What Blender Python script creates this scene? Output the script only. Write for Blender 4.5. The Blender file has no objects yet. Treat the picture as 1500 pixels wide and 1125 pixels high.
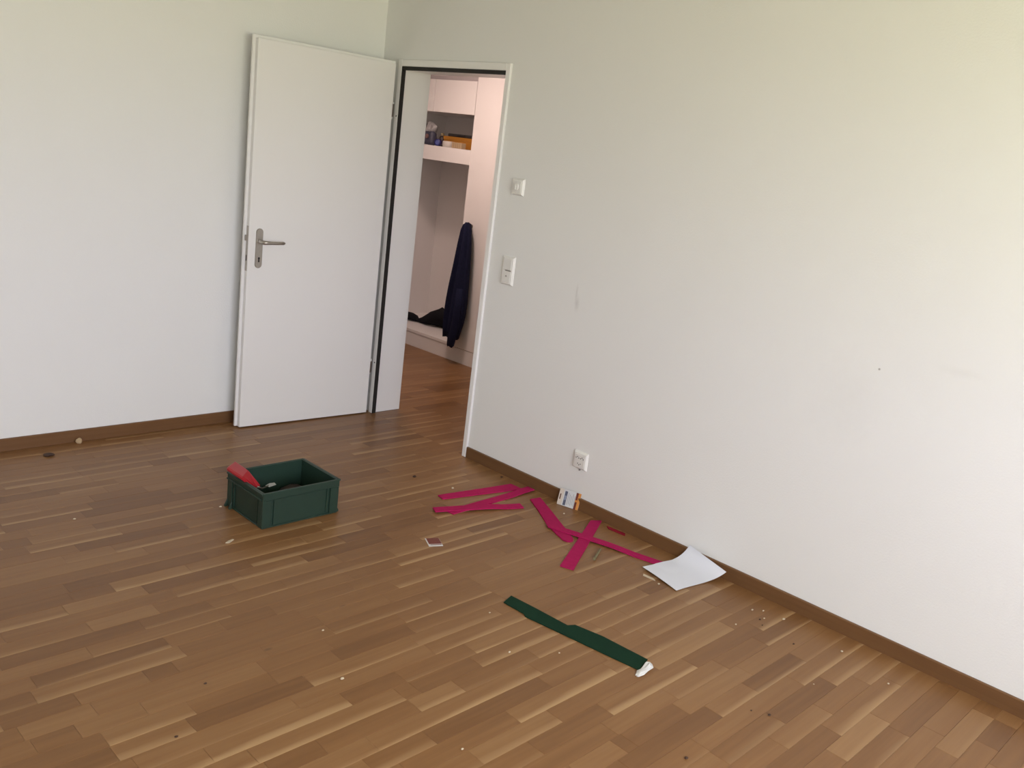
import bpy, math, random
from mathutils import Vector, Matrix

random.seed(7)
S = bpy.context.scene
COL = S.collection

# ------------------------------------------------------------------ camera
CAM_LOC = Vector((-3.3029, -4.4222, 1.6474))
CR = Vector((0.70186653, -0.70173514, 0.12227496))
CU = Vector((0.09255474, 0.26004907, 0.96114936))
CD = Vector((0.70626978, 0.66328144, -0.24746865))
FPX = 1323.2
cam_d = bpy.data.cameras.new('camera')
cam = bpy.data.objects.new('camera', cam_d)
COL.objects.link(cam)
cam_d.sensor_fit = 'HORIZONTAL'
cam_d.sensor_width = 36.0
cam_d.lens = FPX / 1500 * 36.0
cam_d.clip_start = 0.05
m = Matrix((CR, CU, -CD)).transposed().to_4x4()
m.translation = CAM_LOC
cam.matrix_world = m
S.camera = cam

# ------------------------------------------------------------------ light and exposure
S.view_settings.view_transform = 'Standard'
S.view_settings.look = 'None'
S.view_settings.gamma = 1.0
S.view_settings.use_curve_mapping = False
S.view_settings.exposure = 0.22

WX0, WX1, WZ0, WZ1, WY = -4.15, -0.95, 0.90, 2.38, -5.95      # window opening in the wall behind the camera
world = bpy.data.worlds.new('overcast_day')
S.world = world
world.use_nodes = True
nt = world.node_tree
nt.nodes.clear()
wo = nt.nodes.new('ShaderNodeOutputWorld')
bg = nt.nodes.new('ShaderNodeBackground')
tc = nt.nodes.new('ShaderNodeTexCoord')
sp = nt.nodes.new('ShaderNodeSeparateXYZ')
mr = nt.nodes.new('ShaderNodeMapRange')
mr.inputs['From Min'].default_value = -0.12
mr.inputs['From Max'].default_value = 0.12
mr.interpolation_type = 'SMOOTHSTEP'
mx = nt.nodes.new('ShaderNodeMix')
mx.data_type = 'RGBA'
mx.inputs[6].default_value = (0.66, 0.66, 0.44, 1)      # sunlit meadow below the horizon
mx.inputs[7].default_value = (0.84, 0.855, 1.0, 1)       # bright overcast sky
bg.inputs['Strength'].default_value = 13.5
nt.links.new(tc.outputs['Generated'], sp.inputs[0])
nt.links.new(sp.outputs['Z'], mr.inputs['Value'])
nt.links.new(mr.outputs[0], mx.inputs[0])
nt.links.new(mx.outputs[2], bg.inputs['Color'])
nt.links.new(bg.outputs[0], wo.inputs['Surface'])

pl = bpy.data.lights.new('window_portal', 'AREA')
pl.shape = 'RECTANGLE'
pl.size = WX1 - WX0
pl.size_y = WZ1 - WZ0
pl.cycles.is_portal = True
po = bpy.data.objects.new('window_portal', pl)
po.location = ((WX0 + WX1) / 2, WY - 0.05, (WZ0 + WZ1) / 2)
po.rotation_euler = (math.radians(90), 0, 0)
COL.objects.link(po)

# warm ceiling lamp of the hall
hl = bpy.data.lights.new('hall_ceiling_lamp', 'AREA')
hl.shape = 'DISK'
hl.size = 0.35
hl.energy = 16.5
hl.color = (1.0, 0.75, 0.66)
ho = bpy.data.objects.new('hall_ceiling_lamp', hl)
ho.location = (0.50, 0.40, 2.44)
COL.objects.link(ho)


# ------------------------------------------------------------------ materials
def new_mat(name):
    mt = bpy.data.materials.new(name)
    mt.use_nodes = True
    t = mt.node_tree
    b = t.nodes['Principled BSDF']
    return mt, t, b


def plain(name, col, rough=0.5, metal=0.0, var=0.06, scale=30.0, bump=0.0, bscale=120.0, spec=0.5):
    """Plain colour with a little procedural unevenness, and optional fine relief."""
    mt, t, b = new_mat(name)
    b.inputs['Roughness'].default_value = rough
    b.inputs['Metallic'].default_value = metal
    b.inputs['Specular IOR Level'].default_value = spec
    co = t.nodes.new('ShaderNodeTexCoord')
    nz = t.nodes.new('ShaderNodeTexNoise')
    nz.inputs['Scale'].default_value = scale
    nz.inputs['Detail'].default_value = 3
    t.links.new(co.outputs['Object'], nz.inputs['Vector'])
    mixn = t.nodes.new('ShaderNodeMix')
    mixn.data_type = 'RGBA'
    mixn.inputs[6].default_value = tuple(c * (1 - var) for c in col) + (1,)
    mixn.inputs[7].default_value = tuple(min(1, c * (1 + var)) for c in col) + (1,)
    t.links.new(nz.outputs['Fac'], mixn.inputs[0])
    t.links.new(mixn.outputs[2], b.inputs['Base Color'])
    if bump:
        n2 = t.nodes.new('ShaderNodeTexNoise')
        n2.inputs['Scale'].default_value = bscale
        n2.inputs['Detail'].default_value = 4
        t.links.new(co.outputs['Object'], n2.inputs['Vector'])
        bp = t.nodes.new('ShaderNodeBump')
        bp.inputs['Strength'].default_value = bump
        bp.inputs['Distance'].default_value = 0.002
        t.links.new(n2.outputs['Fac'], bp.inputs['Height'])
        t.links.new(bp.outputs[0], b.inputs['Normal'])
    return mt


def marked_wall(name, col, dark_marks=()):
    """Painted plaster: fine roller relief, and scuffs and darker patches given as (centre, half sizes, strength)."""
    mt, t, b = new_mat(name)
    b.inputs['Roughness'].default_value = 0.85
    b.inputs['Specular IOR Level'].default_value = 0.25
    g = t.nodes.new('ShaderNodeNewGeometry')
    nz = t.nodes.new('ShaderNodeTexNoise')
    nz.inputs['Scale'].default_value = 1.3
    nz.inputs['Detail'].default_value = 3
    t.links.new(g.outputs['Position'], nz.inputs['Vector'])
    mixn = t.nodes.new('ShaderNodeMix')
    mixn.data_type = 'RGBA'
    mixn.inputs[6].default_value = tuple(c * 0.985 for c in col) + (1,)
    mixn.inputs[7].default_value = tuple(min(1, c * 1.015) for c in col) + (1,)
    t.links.new(nz.outputs['Fac'], mixn.inputs[0])
    last = mixn.outputs[2]
    wob = t.nodes.new('ShaderNodeTexNoise')
    wob.inputs['Scale'].default_value = 28
    wob.inputs['Detail'].default_value = 3
    t.links.new(g.outputs['Position'], wob.inputs['Vector'])
    for c, h, s in dark_marks:
        sub = t.nodes.new('ShaderNodeVectorMath')
        sub.operation = 'SUBTRACT'
        sub.inputs[1].default_value = c
        t.links.new(g.outputs['Position'], sub.inputs[0])
        mul = t.nodes.new('ShaderNodeVectorMath')
        mul.operation = 'DIVIDE'
        mul.inputs[1].default_value = h
        t.links.new(sub.outputs[0], mul.inputs[0])
        ln = t.nodes.new('ShaderNodeVectorMath')
        ln.operation = 'LENGTH'
        t.links.new(mul.outputs[0], ln.inputs[0])
        ad = t.nodes.new('ShaderNodeMath')
        ad.operation = 'ADD'
        t.links.new(ln.outputs['Value'], ad.inputs[0])
        t.links.new(wob.outputs['Fac'], ad.inputs[1])
        r = t.nodes.new('ShaderNodeMapRange')
        r.inputs['From Min'].default_value = 0.5
        r.inputs['From Max'].default_value = 1.5
        r.inputs['To Min'].default_value = s
        r.inputs['To Max'].default_value = 0.0
        t.links.new(ad.outputs[0], r.inputs['Value'])
        mm = t.nodes.new('ShaderNodeMix')
        mm.data_type = 'RGBA'
        mm.inputs[7].default_value = (0.16, 0.14, 0.11, 1)
        t.links.new(r.outputs[0], mm.inputs[0])
        t.links.new(last, mm.inputs[6])
        last = mm.outputs[2]
    t.links.new(last, b.inputs['Base Color'])
    n2 = t.nodes.new('ShaderNodeTexNoise')
    n2.inputs['Scale'].default_value = 130
    n2.inputs['Detail'].default_value = 3
    t.links.new(g.outputs['Position'], n2.inputs['Vector'])
    bp = t.nodes.new('ShaderNodeBump')
    bp.inputs['Strength'].default_value = 0.35
    bp.inputs['Distance'].default_value = 0.002
    t.links.new(n2.outputs['Fac'], bp.inputs['Height'])
    t.links.new(bp.outputs[0], b.inputs['Normal'])
    return mt


def wood_mat(name, dark, mid, light, attr=True, along='X', rough=0.36):
    mt, t, b = new_mat(name)
    b.inputs['Specular IOR Level'].default_value = 0.32
    g = t.nodes.new('ShaderNodeNewGeometry')
    off = t.nodes.new('ShaderNodeVectorMath')
    off.operation = 'ADD'
    t.links.new(g.outputs['Position'], off.inputs[0])

    def at(n):
        a = t.nodes.new('ShaderNodeAttribute')
        a.attribute_name = n
        return a.outputs['Fac']
    if attr:
        cmb = t.nodes.new('ShaderNodeCombineXYZ')
        for i in range(3):
            t.links.new(at('seed'), cmb.inputs[i])
        t.links.new(cmb.outputs[0], off.inputs[1])
    sc = t.nodes.new('ShaderNodeVectorMath')
    sc.operation = 'MULTIPLY'
    sc.inputs[1].default_value = (2.2, 55, 55) if along == 'X' else (55, 2.2, 55)
    t.links.new(off.outputs[0], sc.inputs[0])
    n1 = t.nodes.new('ShaderNodeTexNoise')
    n1.inputs['Scale'].default_value = 1.0
    n1.inputs['Detail'].default_value = 5
    n1.inputs['Distortion'].default_value = 0.6
    t.links.new(sc.outputs[0], n1.inputs['Vector'])
    sc2 = t.nodes.new('ShaderNodeVectorMath')
    sc2.operation = 'MULTIPLY'
    sc2.inputs[1].default_value = (1.6, 14, 14) if along == 'X' else (14, 1.6, 14)
    t.links.new(off.outputs[0], sc2.inputs[0])
    n2 = t.nodes.new('ShaderNodeTexNoise')
    n2.inputs['Scale'].default_value = 1.0
    n2.inputs['Detail'].default_value = 2
    t.links.new(sc2.outputs[0], n2.inputs['Vector'])
    # tone + grain -> ramp position
    s1 = t.nodes.new('ShaderNodeMath')
    s1.operation = 'MULTIPLY_ADD'
    s1.inputs[1].default_value = 0.48
    t.links.new(n1.outputs['Fac'], s1.inputs[0])
    s2 = t.nodes.new('ShaderNodeMath')
    s2.operation = 'MULTIPLY_ADD'
    s2.inputs[1].default_value = 0.40
    s2.inputs[2].default_value = -0.44 + 0.5
    t.links.new(n2.outputs['Fac'], s2.inputs[0])
    t.links.new(s2.outputs[0], s1.inputs[2])
    pos = s1.outputs[0]
    if attr:
        s3 = t.nodes.new('ShaderNodeMath')
        s3.operation = 'MULTIPLY_ADD'
        s3.inputs[1].default_value = 0.40
        t.links.new(at('tone'), s3.inputs[0])
        t.links.new(pos, s3.inputs[2])
        pos = s3.outputs[0]
    cr = t.nodes.new('ShaderNodeValToRGB')
    el = cr.color_ramp.elements
    el[0].position, el[0].color = 0.0, dark + (1,)
    el[1].position, el[1].color = 1.0, light + (1,)
    e = el.new(0.5)
    e.color = mid + (1,)
    t.links.new(pos, cr.inputs['Fac'])
    col = cr.outputs['Color']
    if attr:
        # pale sapwood band along one long edge of some strips
        rr = t.nodes.new('ShaderNodeMapRange')
        rr.inputs['From Min'].default_value = 0.02
        rr.inputs['From Max'].default_value = 0.36
        rr.inputs['To Min'].default_value = 1.0
        rr.inputs['To Max'].default_value = 0.0
        wv = t.nodes.new('ShaderNodeMath')
        wv.operation = 'MULTIPLY_ADD'
        wv.inputs[1].default_value = 0.95
        t.links.new(n2.outputs['Fac'], wv.inputs[0])
        vv = t.nodes.new('ShaderNodeMath')
        vv.operation = 'SUBTRACT'
        vv.inputs[1].default_value = 0.43
        t.links.new(at('vv'), vv.inputs[0])
        t.links.new(vv.outputs[0], wv.inputs[2])
        t.links.new(wv.outputs[0], rr.inputs['Value'])
        ml = t.nodes.new('ShaderNodeMath')
        ml.operation = 'MULTIPLY'
        t.links.new(rr.outputs[0], ml.inputs[0])
        t.links.new(at('sap'), ml.inputs[1])
        m2 = t.nodes.new('ShaderNodeMix')
        m2.data_type = 'RGBA'
        m2.inputs[7].default_value = (0.46, 0.295, 0.145, 1)
        t.links.new(ml.outputs[0], m2.inputs[0])
        t.links.new(col, m2.inputs[6])
        col = m2.outputs[2]
        # few small dark knots
        vo = t.nodes.new('ShaderNodeTexVoronoi')
        vo.inputs['Scale'].default_value = 2.6
        sk = t.nodes.new('ShaderNodeVectorMath')
        sk.operation = 'MULTIPLY'
        sk.inputs[1].default_value = (0.7, 1.6, 1)
        t.links.new(off.outputs[0], sk.inputs[0])
        t.links.new(sk.outputs[0], vo.inputs['Vector'])
        kr = t.nodes.new('ShaderNodeMapRange')
        kr.inputs['From Min'].default_value = 0.012
        kr.inputs['From Max'].default_value = 0.035
        kr.inputs['To Min'].default_value = 0.6
        kr.inputs['To Max'].default_value = 0.0
        t.links.new(vo.outputs['Distance'], kr.inputs['Value'])
        m3 = t.nodes.new('ShaderNodeMix')
        m3.data_type = 'RGBA'
        m3.inputs[7].default_value = (0.10, 0.05, 0.025, 1)
        t.links.new(kr.outputs[0], m3.inputs[0])
        t.links.new(col, m3.inputs[6])
        col = m3.outputs[2]
    t.links.new(col, b.inputs['Base Color'])
    rg = t.nodes.new('ShaderNodeMapRange')
    rg.inputs['To Min'].default_value = rough - 0.05
    rg.inputs['To Max'].default_value = rough + 0.07
    t.links.new(n1.outputs['Fac'], rg.inputs['Value'])
    t.links.new(rg.outputs[0], b.inputs['Roughness'])
    bp = t.nodes.new('ShaderNodeBump')
    bp.inputs['Strength'].default_value = 0.08
    bp.inputs['Distance'].default_value = 0.001
    t.links.new(n1.outputs['Fac'], bp.inputs['Height'])
    t.links.new(bp.outputs[0], b.inputs['Normal'])
    return mt


WALL = (0.80, 0.80, 0.78)
M_wall = marked_wall('wall_paint', WALL)
M_wall_r = marked_wall('wall_paint_marked', WALL, [
    ((0, -1.674, 0.985), (0.1, 0.018, 0.05), 0.20), ((0, -1.665, 1.04), (0.1, 0.008, 0.05), 0.16),
    ((0, -3.43, 1.10), (0.1, 0.10, 0.022), 0.05), ((0, -3.05, 0.90), (0.2, 0.16, 0.22), 0.035),  # small faint stain, then a broad faint darker patch
    ((0, -3.151, 1.042), (0.1, 0.006, 0.006), 0.9)])
M_ceil = plain('ceiling_paint', (0.80, 0.80, 0.78), 0.9, var=0.01, spec=0.2)
M_floor = wood_mat('oak_parquet', (0.145, 0.064, 0.0225), (0.230, 0.112, 0.042), (0.322, 0.180, 0.078))
M_sub = plain('screed', (0.12, 0.07, 0.04), 0.9)
M_base_y = wood_mat('oak_skirting_long', (0.100, 0.046, 0.018), (0.155, 0.075, 0.030), (0.205, 0.107, 0.046), attr=False, along='Y', rough=0.45)
M_base_x = wood_mat('oak_skirting_short', (0.100, 0.046, 0.018), (0.155, 0.075, 0.030), (0.205, 0.107, 0.046), attr=False, along='X', rough=0.45)
M_door = plain('door_lacquer', (0.80, 0.79, 0.77), 0.35, var=0.012, scale=2)
M_frame = plain('frame_lacquer', (0.82, 0.81, 0.79), 0.35, var=0.01, scale=4)
M_seal = plain('black_rubber', (0.012, 0.010, 0.009), 0.7)
M_steel = plain('brushed_steel', (0.42, 0.39, 0.35), 0.36, metal=1.0, var=0.08, scale=80)
M_dark = plain('dark_hole', (0.01, 0.01, 0.01), 0.8)
M_plast = plain('white_plastic', (0.80, 0.79, 0.75), 0.35, var=0.01)
M_plast2 = plain('white_plastic_insert', (0.76, 0.75, 0.71), 0.32, var=0.01)
M_ward = plain('wardrobe_laminate', (0.80, 0.77, 0.75), 0.45, var=0.012, scale=3)
M_jack = plain('navy_fabric', (0.009, 0.011, 0.034), 0.9, var=0.3, scale=60, bump=0.5, bscale=260, spec=0.2)
M_blackc = plain('black_fabric', (0.008, 0.008, 0.011), 0.95, var=0.3, scale=60, bump=0.5, bscale=260, spec=0.2)
M_green = plain('green_polypropylene', (0.0135, 0.036, 0.024), 0.48, var=0.12, scale=25, bump=0.1, bscale=400)
M_red = plain('red_plastic', (0.38, 0.012, 0.02), 0.4, var=0.08)
M_pink = plain('pink_felt', (0.39, 0.012, 0.090), 0.95, var=0.14, scale=45, bump=0.6, bscale=500, spec=0.15)
M_redfelt = plain('red_felt', (0.24, 0.010, 0.025), 0.95, var=0.15, scale=45, bump=0.6, bscale=500, spec=0.15)
M_gfelt = plain('green_felt', (0.0065, 0.031, 0.016), 0.95, var=0.15, scale=45, bump=0.6, bscale=500, spec=0.15)
M_paper = plain('white_paper', (0.72, 0.735, 0.79), 0.8, var=0.01, scale=8, spec=0.2)
M_white = plain('white_film', (0.66, 0.66, 0.65), 0.5, var=0.12)
M_crumb = plain('pale_crumb', (0.55, 0.46, 0.33), 0.8, var=0.1)
M_woodchip = plain('wood_chip', (0.46, 0.33, 0.19), 0.8, var=0.15)
M_brown = plain('dark_brown_bit', (0.05, 0.022, 0.012), 0.7, var=0.2)
M_orange = plain('orange_card', (0.62, 0.26, 0.06), 0.6)
M_orange_box = plain('orange_box', (0.38, 0.16, 0.018), 0.55, var=0.08)
M_cardgrey = plain('pale_grey_card', (0.60, 0.61, 0.62), 0.5, var=0.04)
M_ink = plain('dark_print', (0.09, 0.10, 0.15), 0.55)
M_inkgrey = plain('grey_print', (0.36, 0.37, 0.40), 0.55)
M_maroon = plain('maroon_print', (0.16, 0.03, 0.02), 0.5, var=0.3, scale=90)
M_blue = plain('blue_roll', (0.012, 0.015, 0.12), 0.45)
M_bluel = plain('pale_blue_core', (0.07, 0.09, 0.28), 0.5)
M_beige = plain('beige_block', (0.44, 0.32, 0.19), 0.7, var=0.1)
M_bag = plain('cloudy_plastic_bag', (0.34, 0.33, 0.33), 0.35, var=0.25, scale=40, bump=0.4, bscale=60)
M_bagd = plain('dark_bag_content', (0.05, 0.05, 0.08), 0.5, var=0.4, scale=60)
M_pinkd = plain('dull_pink_label', (0.20, 0.12, 0.115), 0.5)
M_roll = plain('white_tape_roll', (0.50, 0.46, 0.42), 0.5, var=0.1)
M_blacktool = plain('black_tool_grip', (0.018, 0.016, 0.016), 0.5, var=0.2)
M_browntool = plain('worn_brown_grip', (0.040, 0.026, 0.022), 0.5, var=0.3)


# ------------------------------------------------------------------ mesh helpers
class MB:
    def __init__(self):
        self.v, self.f = [], []

    def add(self, vs, fs):
        o = len(self.v)
        self.v += [tuple(p) for p in vs]
        self.f += [tuple(i + o for i in f) for f in fs]
        return self

    def box(self, x0, x1, y0, y1, z0, z1, bev=0.0):
        x0, x1 = min(x0, x1), max(x0, x1)
        y0, y1 = min(y0, y1), max(y0, y1)
        z0, z1 = min(z0, z1), max(z0, z1)
        if bev <= 0:
            vs = [(x, y, z) for z in (z0, z1) for y in (y0, y1) for x in (x0, x1)]
            return self.add(vs, [(0, 2, 3, 1), (4, 5, 7, 6), (0, 1, 5, 4), (2, 6, 7, 3), (0, 4, 6, 2), (1, 3, 7, 5)])
        b = min(bev, (x1 - x0) / 2.2, (y1 - y0) / 2.2, (z1 - z0) / 2.2)
        # chamfered box: 24 vertices
        vs, idx = [], {}
        for ix in (0, 1):
            for iy in (0, 1):
                for iz in (0, 1):
                    X, Y, Z = (x0, x1)[ix], (y0, y1)[iy], (z0, z1)[iz]
                    dx, dy, dz = (b, -b)[ix], (b, -b)[iy], (b, -b)[iz]
                    for a, p in enumerate(((X, Y + dy, Z + dz), (X + dx, Y, Z + dz), (X + dx, Y + dy, Z))):
                        idx[(ix, iy, iz, a)] = len(vs)
                        vs.append(p)
        fs = []
        for s in (0, 1):
            q = [idx[(s, 0, 0, 0)], idx[(s, 0, 1, 0)], idx[(s, 1, 1, 0)], idx[(s, 1, 0, 0)]]
            fs.append(q if s == 0 else q[::-1])
            q = [idx[(0, s, 0, 1)], idx[(1, s, 0, 1)], idx[(1, s, 1, 1)], idx[(0, s, 1, 1)]]
            fs.append(q if s == 0 else q[::-1])
            q = [idx[(0, 0, s, 2)], idx[(0, 1, s, 2)], idx[(1, 1, s, 2)], idx[(1, 0, s, 2)]]
            fs.append(q if s == 0 else q[::-1])
        for a in (0, 1):
            for c in (0, 1):
                fs.append([idx[(a, c, 0, 0)], idx[(a, c, 1, 0)], idx[(a, c, 1, 1)], idx[(a, c, 0, 1)]])
                fs.append([idx[(a, 0, c, 0)], idx[(a, 1, c, 0)], idx[(a, 1, c, 2)], idx[(a, 0, c, 2)]])
                fs.append([idx[(0, a, c, 1)], idx[(1, a, c, 1)], idx[(1, a, c, 2)], idx[(0, a, c, 2)]])
        for ix in (0, 1):
            for iy in (0, 1):
                for iz in (0, 1):
                    fs.append([idx[(ix, iy, iz, k)] for k in range(3)])
        return self.add(vs, fs)

    def loft(self, rings, cap=True, closed=True):
        n = len(rings[0])
        vs = [p for r in rings for p in r]
        fs = []
        for i in range(len(rings) - 1):
            for j in range(n if closed else n - 1):
                k = (j + 1) % n
                fs.append((i * n + j, i * n + k, (i + 1) * n + k, (i + 1) * n + j))
        if cap and closed:
            fs.append(tuple(range(n))[::-1])
            fs.append(tuple((len(rings) - 1) * n + j for j in range(n)))
        return self.add(vs, fs)

    def tube(self, pts, rad, n=10):
        pts = [Vector(p) for p in pts]
        rs = rad if isinstance(rad, (list, tuple)) else [rad] * len(pts)
        rings = []
        up = Vector((0.13, 0.21, 0.97))
        for i, p in enumerate(pts):
            d = (pts[min(i + 1, len(pts) - 1)] - pts[max(i - 1, 0)]).normalized()
            a = d.cross(up).normalized()
            c = a.cross(d)
            rings.append([p + (a * math.cos(2 * math.pi * j / n) + c * math.sin(2 * math.pi * j / n)) * rs[i] for j in range(n)])
        return self.loft(rings)

    def prism(self, poly, d0, d1, axis='z', bev=0.0):
        """Extrude a 2D outline between d0 and d1 along an axis; outline axes are (x,y), (y,z) for x, (x,z) for y."""
        def mk(p, d):
            return {'z': (p[0], p[1], d), 'x': (d, p[0], p[1]), 'y': (p[0], d, p[1])}[axis]
        return self.loft([[mk(p, d0) for p in poly], [mk(p, d1) for p in poly]])

    def build(self, name, mat, parent=None, smooth=False, recalc=True):
        me = bpy.data.meshes.new(name)
        me.from_pydata(self.v, [], self.f)
        if recalc:
            import bmesh
            bm = bmesh.new()
            bm.from_mesh(me)
            bmesh.ops.recalc_face_normals(bm, faces=bm.faces)
            bm.to_mesh(me)
            bm.free()
        if smooth:
            for p in me.polygons:
                p.use_smooth = True
        me.materials.append(mat)
        o = bpy.data.objects.new(name, me)
        COL.objects.link(o)
        if parent is not None:
            o.parent = parent
            o.matrix_parent_inverse = parent_inv(parent)
        return o


def world_of(o):
    loc = Matrix.LocRotScale(o.location, o.rotation_euler, o.scale)
    return world_of(o.parent) @ o.matrix_parent_inverse @ loc if o.parent else loc


def parent_inv(p):
    return world_of(p).inverted()


def tag(o, label, cat, group=None, kind=None):
    o['label'] = label
    o['category'] = cat
    if group:
        o['group'] = group
    if kind:
        o['kind'] = kind
    return o


def empty(name, loc, label, cat, group=None, kind=None):
    o = bpy.data.objects.new(name, None)
    o.empty_display_size = 0.1
    o.location = loc
    COL.objects.link(o)
    return tag(o, label, cat, group, kind)


def circ(n, r, cx=0, cy=0, ry=None):
    ry = r if ry is None else ry
    return [(cx + r * math.cos(2 * math.pi * i / n), cy + ry * math.sin(2 * math.pi * i / n)) for i in range(n)]


# ------------------------------------------------------------------ room shell
OY0, OY1, OZ = -1.022, -0.195, 2.030         # door opening at the wall face
H = 2.48
XL, YB = -4.6, WY                            # left and rear extents of the room
HX, HY0, HY1 = 2.08, -4.2, 4.4               # hall extents

w = MB()
w.box(0, 0.19, OY1 + 0.02, 0.2, 0, H).box(0, 0.19, OY0 - 0.02, OY1 + 0.02, OZ + 0.02, H).box(0, 0.19, YB - 0.2, OY0 - 0.02, 0, H)
tag(w.build('wall_right', M_wall_r), 'long white plaster wall holding the doorway, switches and socket', 'wall', kind='structure')
tag(MB().box(XL - 0.2, 0, 0, 0.2, 0, H).build('wall_back', M_wall), 'white plaster wall behind the open door leaf', 'wall', kind='structure')
tag(MB().box(XL - 0.2, XL, YB - 0.2, 0, 0, H).build('wall_left', M_wall), 'white wall on the left, outside the picture', 'wall', kind='structure')
w = MB()
w.box(XL, WX0, YB - 0.2, YB, 0, H).box(WX1, 0, YB - 0.2, YB, 0, H)
w.box(WX0, WX1, YB - 0.2, YB, 0, WZ0).box(WX0, WX1, YB - 0.2, YB, WZ1, H)
tag(w.build('wall_front', M_wall), 'white window wall behind the photographer', 'wall', kind='structure')
tag(MB().box(XL - 0.2, HX + 0.1, YB - 0.2, HY1 + 0.1, H, H + 0.1).build('ceiling', M_ceil), 'white ceiling above the room and hall', 'ceiling', kind='structure')
tag(MB().box(HX, HX + 0.1, HY0, HY1, 0, H).build('wall_hall_far', M_wall), 'white hall wall behind the built-in wardrobe', 'wall', kind='structure')
tag(MB().box(0.19, HX, HY1, HY1 + 0.1, 0, H).build('wall_hall_left', M_wall), 'white end wall of the hall, hidden from view', 'wall', kind='structure')
tag(MB().box(0.19, HX, HY0 - 0.1, HY0, 0, H).build('wall_hall_right', M_wall), 'white end wall of the hall to the right', 'wall', kind='structure')
tag(MB().box(0.09, 0.19, 0.2, HY1, 0, H).build('wall_hall_near', M_wall), 'white hall wall running on past the doorway', 'wall', kind='structure')
# window behind the camera
wn = empty('window_1', ((WX0 + WX1) / 2, WY - 0.1, WZ0), 'wide white framed window behind the photographer', 'window', kind='structure')
fy0, fy1 = WY - 0.17, WY - 0.10
f = MB().box(WX0, WX0 + 0.06, fy0, fy1, WZ0, WZ1).box(WX1 - 0.06, WX1, fy0, fy1, WZ0, WZ1)
f.box(WX0 + 0.06, WX1 - 0.06, fy0, fy1, WZ0, WZ0 + 0.06).box(WX0 + 0.06, WX1 - 0.06, fy0, fy1, WZ1 - 0.06, WZ1)
f.build('window_frame', M_frame, wn)
for k in (1, 2):
    xx = WX0 + (WX1 - WX0) * k / 3
    MB().box(xx - 0.04, xx + 0.04, fy0, fy1, WZ0 + 0.06, WZ1 - 0.06).build('window_mullion', M_frame, wn)
MB().box(WX0 - 0.05, WX1 + 0.05, WY - 0.08, WY + 0.06, WZ0 - 0.03, WZ0).build('window_sill', M_frame, wn)

# skirting boards
BT, BH = 0.012, 0.060
tag(MB().prism([(0, 0), (-BT, 0), (-BT, BH - 0.003), (-BT + 0.003, BH), (0, BH)], YB, OY0 - 0.031, 'y').build('baseboard_right', M_base_y),
    'brown oak skirting board along the right wall', 'baseboard', kind='structure')
tag(MB().prism([(0, 0), (-BT, 0), (-BT, BH - 0.003), (-BT + 0.003, BH), (0, BH)], XL, 0 - BT, 'x').build('baseboard_back', M_base_x),
    'brown oak skirting board along the back wall', 'baseboard', kind='structure')

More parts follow.
